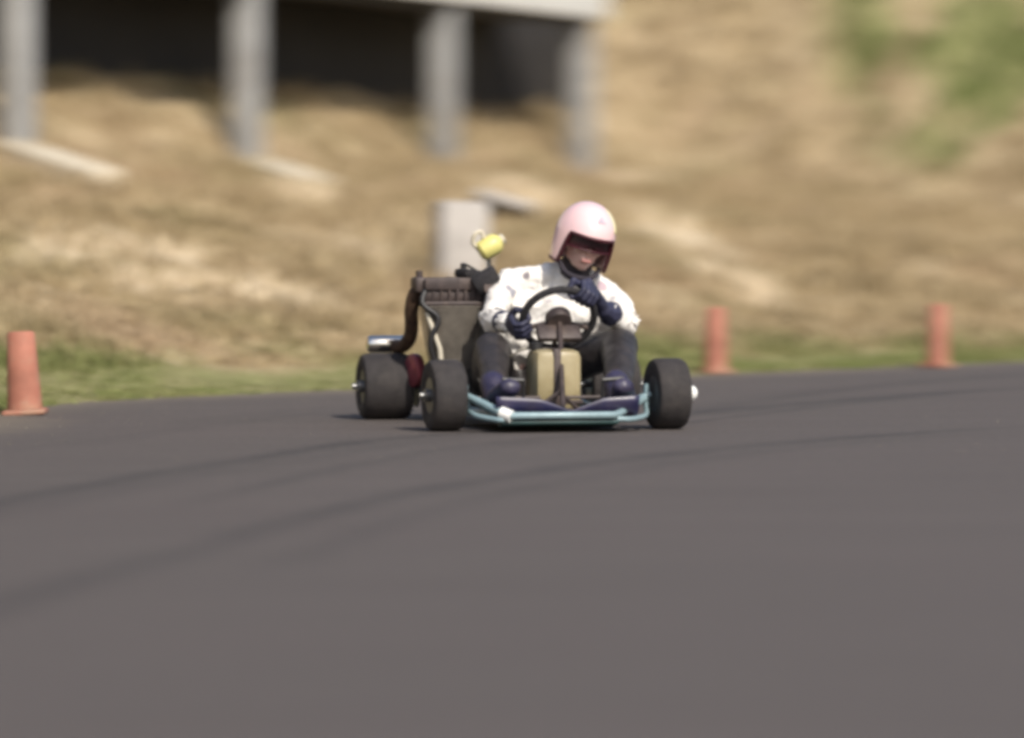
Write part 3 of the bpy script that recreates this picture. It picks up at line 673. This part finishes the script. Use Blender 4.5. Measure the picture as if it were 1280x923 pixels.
# jacket
bm = BM()
cap(bm, (.0, .86, .22), .115, (.08, .81, .32), .135); cap(bm, (.08, .81, .32), .145, CHEST, .14)
cap(bm, (.055, .765, .44), .115, (.285, .745, .42), .115)
cap(bm, CHEST, .12, (.205, .70, .555), .075); cap(bm, (.005, .748, .525), .066, (.35, .70, .475), .068)
cap(bm, (.21, .70, .56), .07, (.222, .675, .592), .062); cap(bm, (.20, .705, .575), .055, SHR, .052); cap(bm, (.22, .70, .575), .05, SHL, .052)
chain(bm, [(SHR, .055), ((-.08, .67, .465), .055), (ELR, .051), (WRR, .036)])
chain(bm, [(SHL, .057), ((.385, .60, .43), .057), (ELL, .054), ((.31, .40, .418), .043), ((.285, .372, .432), .039)])
def jf(co):      # gathered creases at the elbows and waist
    d = 0
    for p, k in ((ELR, 1), (ELL, 1)):
        q = (co - Vector(p)).length
        if q < .14: d += .0075 * math.sin((co.x * 70 + co.z * 95 + co.y * 60)) * (1 - q / .14)
    rn = 1 - abs(noise.noise(Vector((co.x * 13, co.y * 9, co.z * 20)) )) * 2.4
    d += .006 * max(0, rn) ** 2 - .003 + .003 * noise.noise(co * 45)
    return d + .006 * math.sin(co.z * 85 + co.x * 22 + 3 * noise.noise(co * 7)) * max(0, 1 - abs(co.z - .3) / .16)
jacket = blob('jacket', bm, M['suit'], person, .0065, 4, .010, 9.0, jf)
bm = BM(); cap(bm, (.222, .665, .592), .066, (.230, .645, .618), .062); blob('scarf', bm, M['scarf'], person, .006, 4, .003, 30)
# badges and the dark roundel on the sleeve are part of the leather's pattern
t, cc = suit_nt
tc = t.node('ShaderNodeTexCoord')
for (p, rad, colr) in (((-.100, .545, .430), .020, (0.02, 0.018, 0.02)), ((.035, .69, .565), .011, (0.25, 0.22, 0.23)), ((.070, .655, .53), .013, (0.36, 0.33, 0.34)), ((.052, .665, .515), .010, (0.30, 0.28, 0.30)),
                       ((-.045, .67, .515), .012, (0.30, 0.29, 0.34)), ((-.02, .66, .50), .013, (0.33, 0.33, 0.38)), ((-.06, .65, .47), .010, (0.38, 0.36, 0.40)), ((.11, .63, .47), .012, (0.42, 0.38, 0.40)),
                       ((.33, .64, .53), .016, (0.45, 0.34, 0.38)), ((.36, .60, .47), .012, (0.42, 0.40, 0.42)), ((.39, .55, .44), .011, (0.45, 0.42, 0.42)), ((-.09, .57, .395), .012, (0.36, 0.34, 0.36))):
    v = t.node('ShaderNodeVectorMath', operation='DISTANCE'); t.link(tc.outputs['Object'], v.inputs[0]); v.inputs[1].default_value = tuple(Vector(p) - SEAT)
    fz = t.math('ADD', v.outputs['Value'], t.math('MULTIPLY', t.math('SUBTRACT', t.noise(60, 2), .5), .012))
    msk = t.math('MULTIPLY', t.math('SUBTRACT', rad * 1.7, fz), 160, True)
    cc = t.mix(msk, cc, colr)
t.col(cc); t.pbr(0.55, spec=0.4); t.bump(t.noise(38, 4, 0.6), 0.35, 0.01)

# trousers, boots
bm = BM()
cap(bm, (-.01, .84, .15), .12, (.04, .84, .15), .12)
chain(bm, [(HIPR, .098), ((-.12, .58, .24), .084), (KNR, .072), ((-.195, .2, .205), .060), (ANR, .046)])
chain(bm, [(HIPL, .098), ((.22, .58, .245), .086), (KNL, .076), ((.29, .2, .21), .062), (ANL, .046)])
blob('trousers', bm, M['trouser'], person, .008, 5, .006, 12.0)
for sx, an, toe in ((-1, ANR, (-.205, -.125, .165)), (1, ANL, (.225, -.125, .165))):
    bm = BM(); a = Vector(an); cap(bm, a + Vector((0, .05, .045)), .052, a, .048); cap(bm, a, .046, a + Vector((0, -.02, -.025)), .042)
    cap(bm, a + Vector((0, -.02, -.025)), .040, Vector(toe), .034); cap(bm, a + Vector((-.014, -.06, .0)), .036, Vector(toe) + Vector((-.012, 0, 0)), .03); cap(bm, a + Vector((.014, -.06, .0)), .036, Vector(toe) + Vector((.012, 0, 0)), .03)
    bt_ = blob('boot', bm, M['boot'], person, .006, 4, .0025, 25)

# gloves with five fingers closed on the rim
def glove(deg, wrist, thumb_dir, name='glove'):
    P = rim_pt(deg); Rd = (P - WC).normalized(); T = WN.cross(Rd).normalized(); N = WN; W = Vector(wrist); bm = BM()
    kn = []
    for i, (o, ln, rr_) in enumerate(((-.034, .92, .0105), (-.0115, 1.05, .0112), (.0115, 1.0, .0112), (.034, .82, .0098))):
        o *= thumb_dir
        k0 = P + T * o + Rd * .036 + N * .014; k1 = P + T * o + Rd * .030 - N * .022 * ln
        k2 = P + T * o + Rd * (.004) - N * .034 * ln; k3 = P + T * o - Rd * .026 * ln - N * .016
        chain(bm, [(k0, rr_ * 1.25), (k1, rr_ * 1.1), (k2, rr_), (k3, rr_ * .9)]); kn.append(k0)
    pc = P + Rd * .032 + N * .036
    for k in kn: cap(bm, k, .0145, pc.lerp(W, .35) + (k - pc) * .55, .017)
    cap(bm, pc, .024, W, .029)
    tb = pc.lerp(W, .35) - T * (.030 * thumb_dir); t1 = P - T * (.062 * thumb_dir) + N * .030 + Rd * .012; t2 = P - T * (.058 * thumb_dir) + N * .012 - Rd * .024; t3 = P - T * (.040 * thumb_dir) - N * .014 - Rd * .029
    chain(bm, [(tb, .016), (t1, .0135), (t2, .0115), (t3, .0105)])
    return bm, W
bm, W = glove(195, WRR, -1); d = (Vector(ELR) - W).normalized(); cap(bm, W, .033, W + d * .065, .046); blob('glove', bm, M['glove'], person, .0038, 3, .0015, 40)
bm, W = glove(52, WRL, 1); d = (Vector(ELL) - W).normalized(); cap(bm, W, .034, W + d * .06, .049); blob('glove', bm, M['glove'], person, .0038, 3, .0015, 40)

# helmet: open-face shell
RX, RY, RZ = .116, .142, .146; CO = Vector((0, .006, .008))
def shell_pt(az, z, off=0.0):
    zz = max(-1, min(1, z / RZ)); c = math.sqrt(max(0, 1 - abs(zz) ** 2.3)) if zz > 0 else (1 - .10 * (-zz) ** 2)
    return hp(*(CO + Vector(((RX + off) * c * math.sin(az), -(RY + off) * c * math.cos(az), z * (1 + off / RZ))))) - SEAT
def zbot(az):
    a = abs((az + math.pi) % (2 * math.pi) - math.pi)
    return -.104 + (.132 if a < R(50) else .132 * (1 - float(sstep(R(50), R(70), np.array(a))))) - 0.012 * (1 - math.cos(a)) * 0
bm = BM(); NA, NZ = 96, 30; rows = []
for j in range(NZ + 1):
    u = j / NZ; row = []
    for i in range(NA):
        az = 2 * math.pi * i / NA; zb = zbot(az); ph = u * 1.0
        z = RZ * math.cos(min(ph * 1.45, 1.45)) if False else RZ - (RZ - zb) * (u ** 1.6)
        row.append(bm.verts.new(shell_pt(az, z)))
    rows.append(row)
for A, B_ in zip(rows, rows[1:]):
    for i in range(NA): bm.faces.new((A[i], A[(i + 1) % NA], B_[(i + 1) % NA], B_[i]))
bmesh.ops.remove_doubles(bm, verts=bm.verts[:], dist=1e-5); bmesh.ops.recalc_face_normals(bm, faces=bm.faces[:])
helm = finish('helmet', bm, M['helmet'], person)
sm = helm.modifiers.new('thick', 'SOLIDIFY'); sm.thickness = .016; sm.offset = -1
bm = BM(); tube(bm, [tuple(shell_pt(2 * math.pi * i / 120, zbot(2 * math.pi * i / 120), -.006)) for i in range(120)], .0085, 8, True); finish('edge_trim', bm, M['trim'], helm)
def patch_on(azs, zs, off, mat, name, thick=.0015):
    bm = BM(); g = [[bm.verts.new(shell_pt(az, z, off)) for az in azs] for z in zs]
    for A, B_ in zip(g, g[1:]):
        for i in range(len(azs) - 1): bm.faces.new((A[i], A[i + 1], B_[i + 1], B_[i]))
    o = finish(name, bm, mat, helm); s_ = o.modifiers.new('thick', 'SOLIDIFY'); s_.thickness = thick; s_.offset = 0; return o
patch_on([R(a) for a in np.linspace(48, 72, 8)], np.linspace(.055, .135, 8), .0012, M['stripe'], 'stripe')
bm = BM()   # small triangular mark on the brow
tri = [shell_pt(R(a), z, .0035) for a, z in ((-4, .088), (18, .088), (7, .112))]; tri2 = [shell_pt(R(a), z, .001) for a, z in ((-4, .088), (18, .088), (7, .112))]
A = [bm.verts.new(p) for p in tri]; B_ = [bm.verts.new(p) for p in tri2]; bm.faces.new(A); bm.faces.new(B_[::-1])
for i in range(3): bm.faces.new((A[i], B_[i], B_[(i + 1) % 3], A[(i + 1) % 3]))
bmesh.ops.recalc_face_normals(bm, faces=bm.faces[:]); finish('emblem', bm, M['emblem'], helm, False)
# goggles across the eyes
bm = BM(); azs = [R(a) for a in np.linspace(-60, 60, 31)]; zs = np.linspace(-.015, .034, 8); g = []
for z in zs:
    row = []
    for az in azs:
        nose = .012 * math.exp(-(az / R(9)) ** 2) if z < -.004 else 0
        row.append(bm.verts.new(hp(.102 * math.sin(az), -.010 - .105 * math.cos(az) , z + nose) - SEAT))
    g.append(row)
for A, B_ in zip(g, g[1:]):
    for i in range(len(azs) - 1): bm.faces.new((A[i], A[i + 1], B_[i + 1], B_[i]))
gog = finish('goggles', bm, M['lens'], person); s_ = gog.modifiers.new('thick', 'SOLIDIFY'); s_.thickness = .006
bm = BM(); per = [g_ for g_ in []]
loop = [hp(.103 * math.sin(a), -.010 - .107 * math.cos(a), -.017) - SEAT for a in azs] + [hp(.103 * math.sin(a), -.010 - .107 * math.cos(a), .034) - SEAT for a in reversed(azs)]
tube(bm, [tuple(p) for p in loop], .0042, 8, True); finish('goggle_frame', bm, M['trim'], gog)
bm = BM()
tube(bm, catmull([tuple(hp(-.085, -.02, -.09) - SEAT), tuple(hp(-.055, -.05, -.125) - SEAT), tuple(hp(0, -.062, -.135) - SEAT), tuple(hp(.055, -.05, -.125) - SEAT), tuple(hp(.085, -.02, -.09) - SEAT)], 6), .010, 8); finish('chin_strap', bm, M['scarf'], helm)
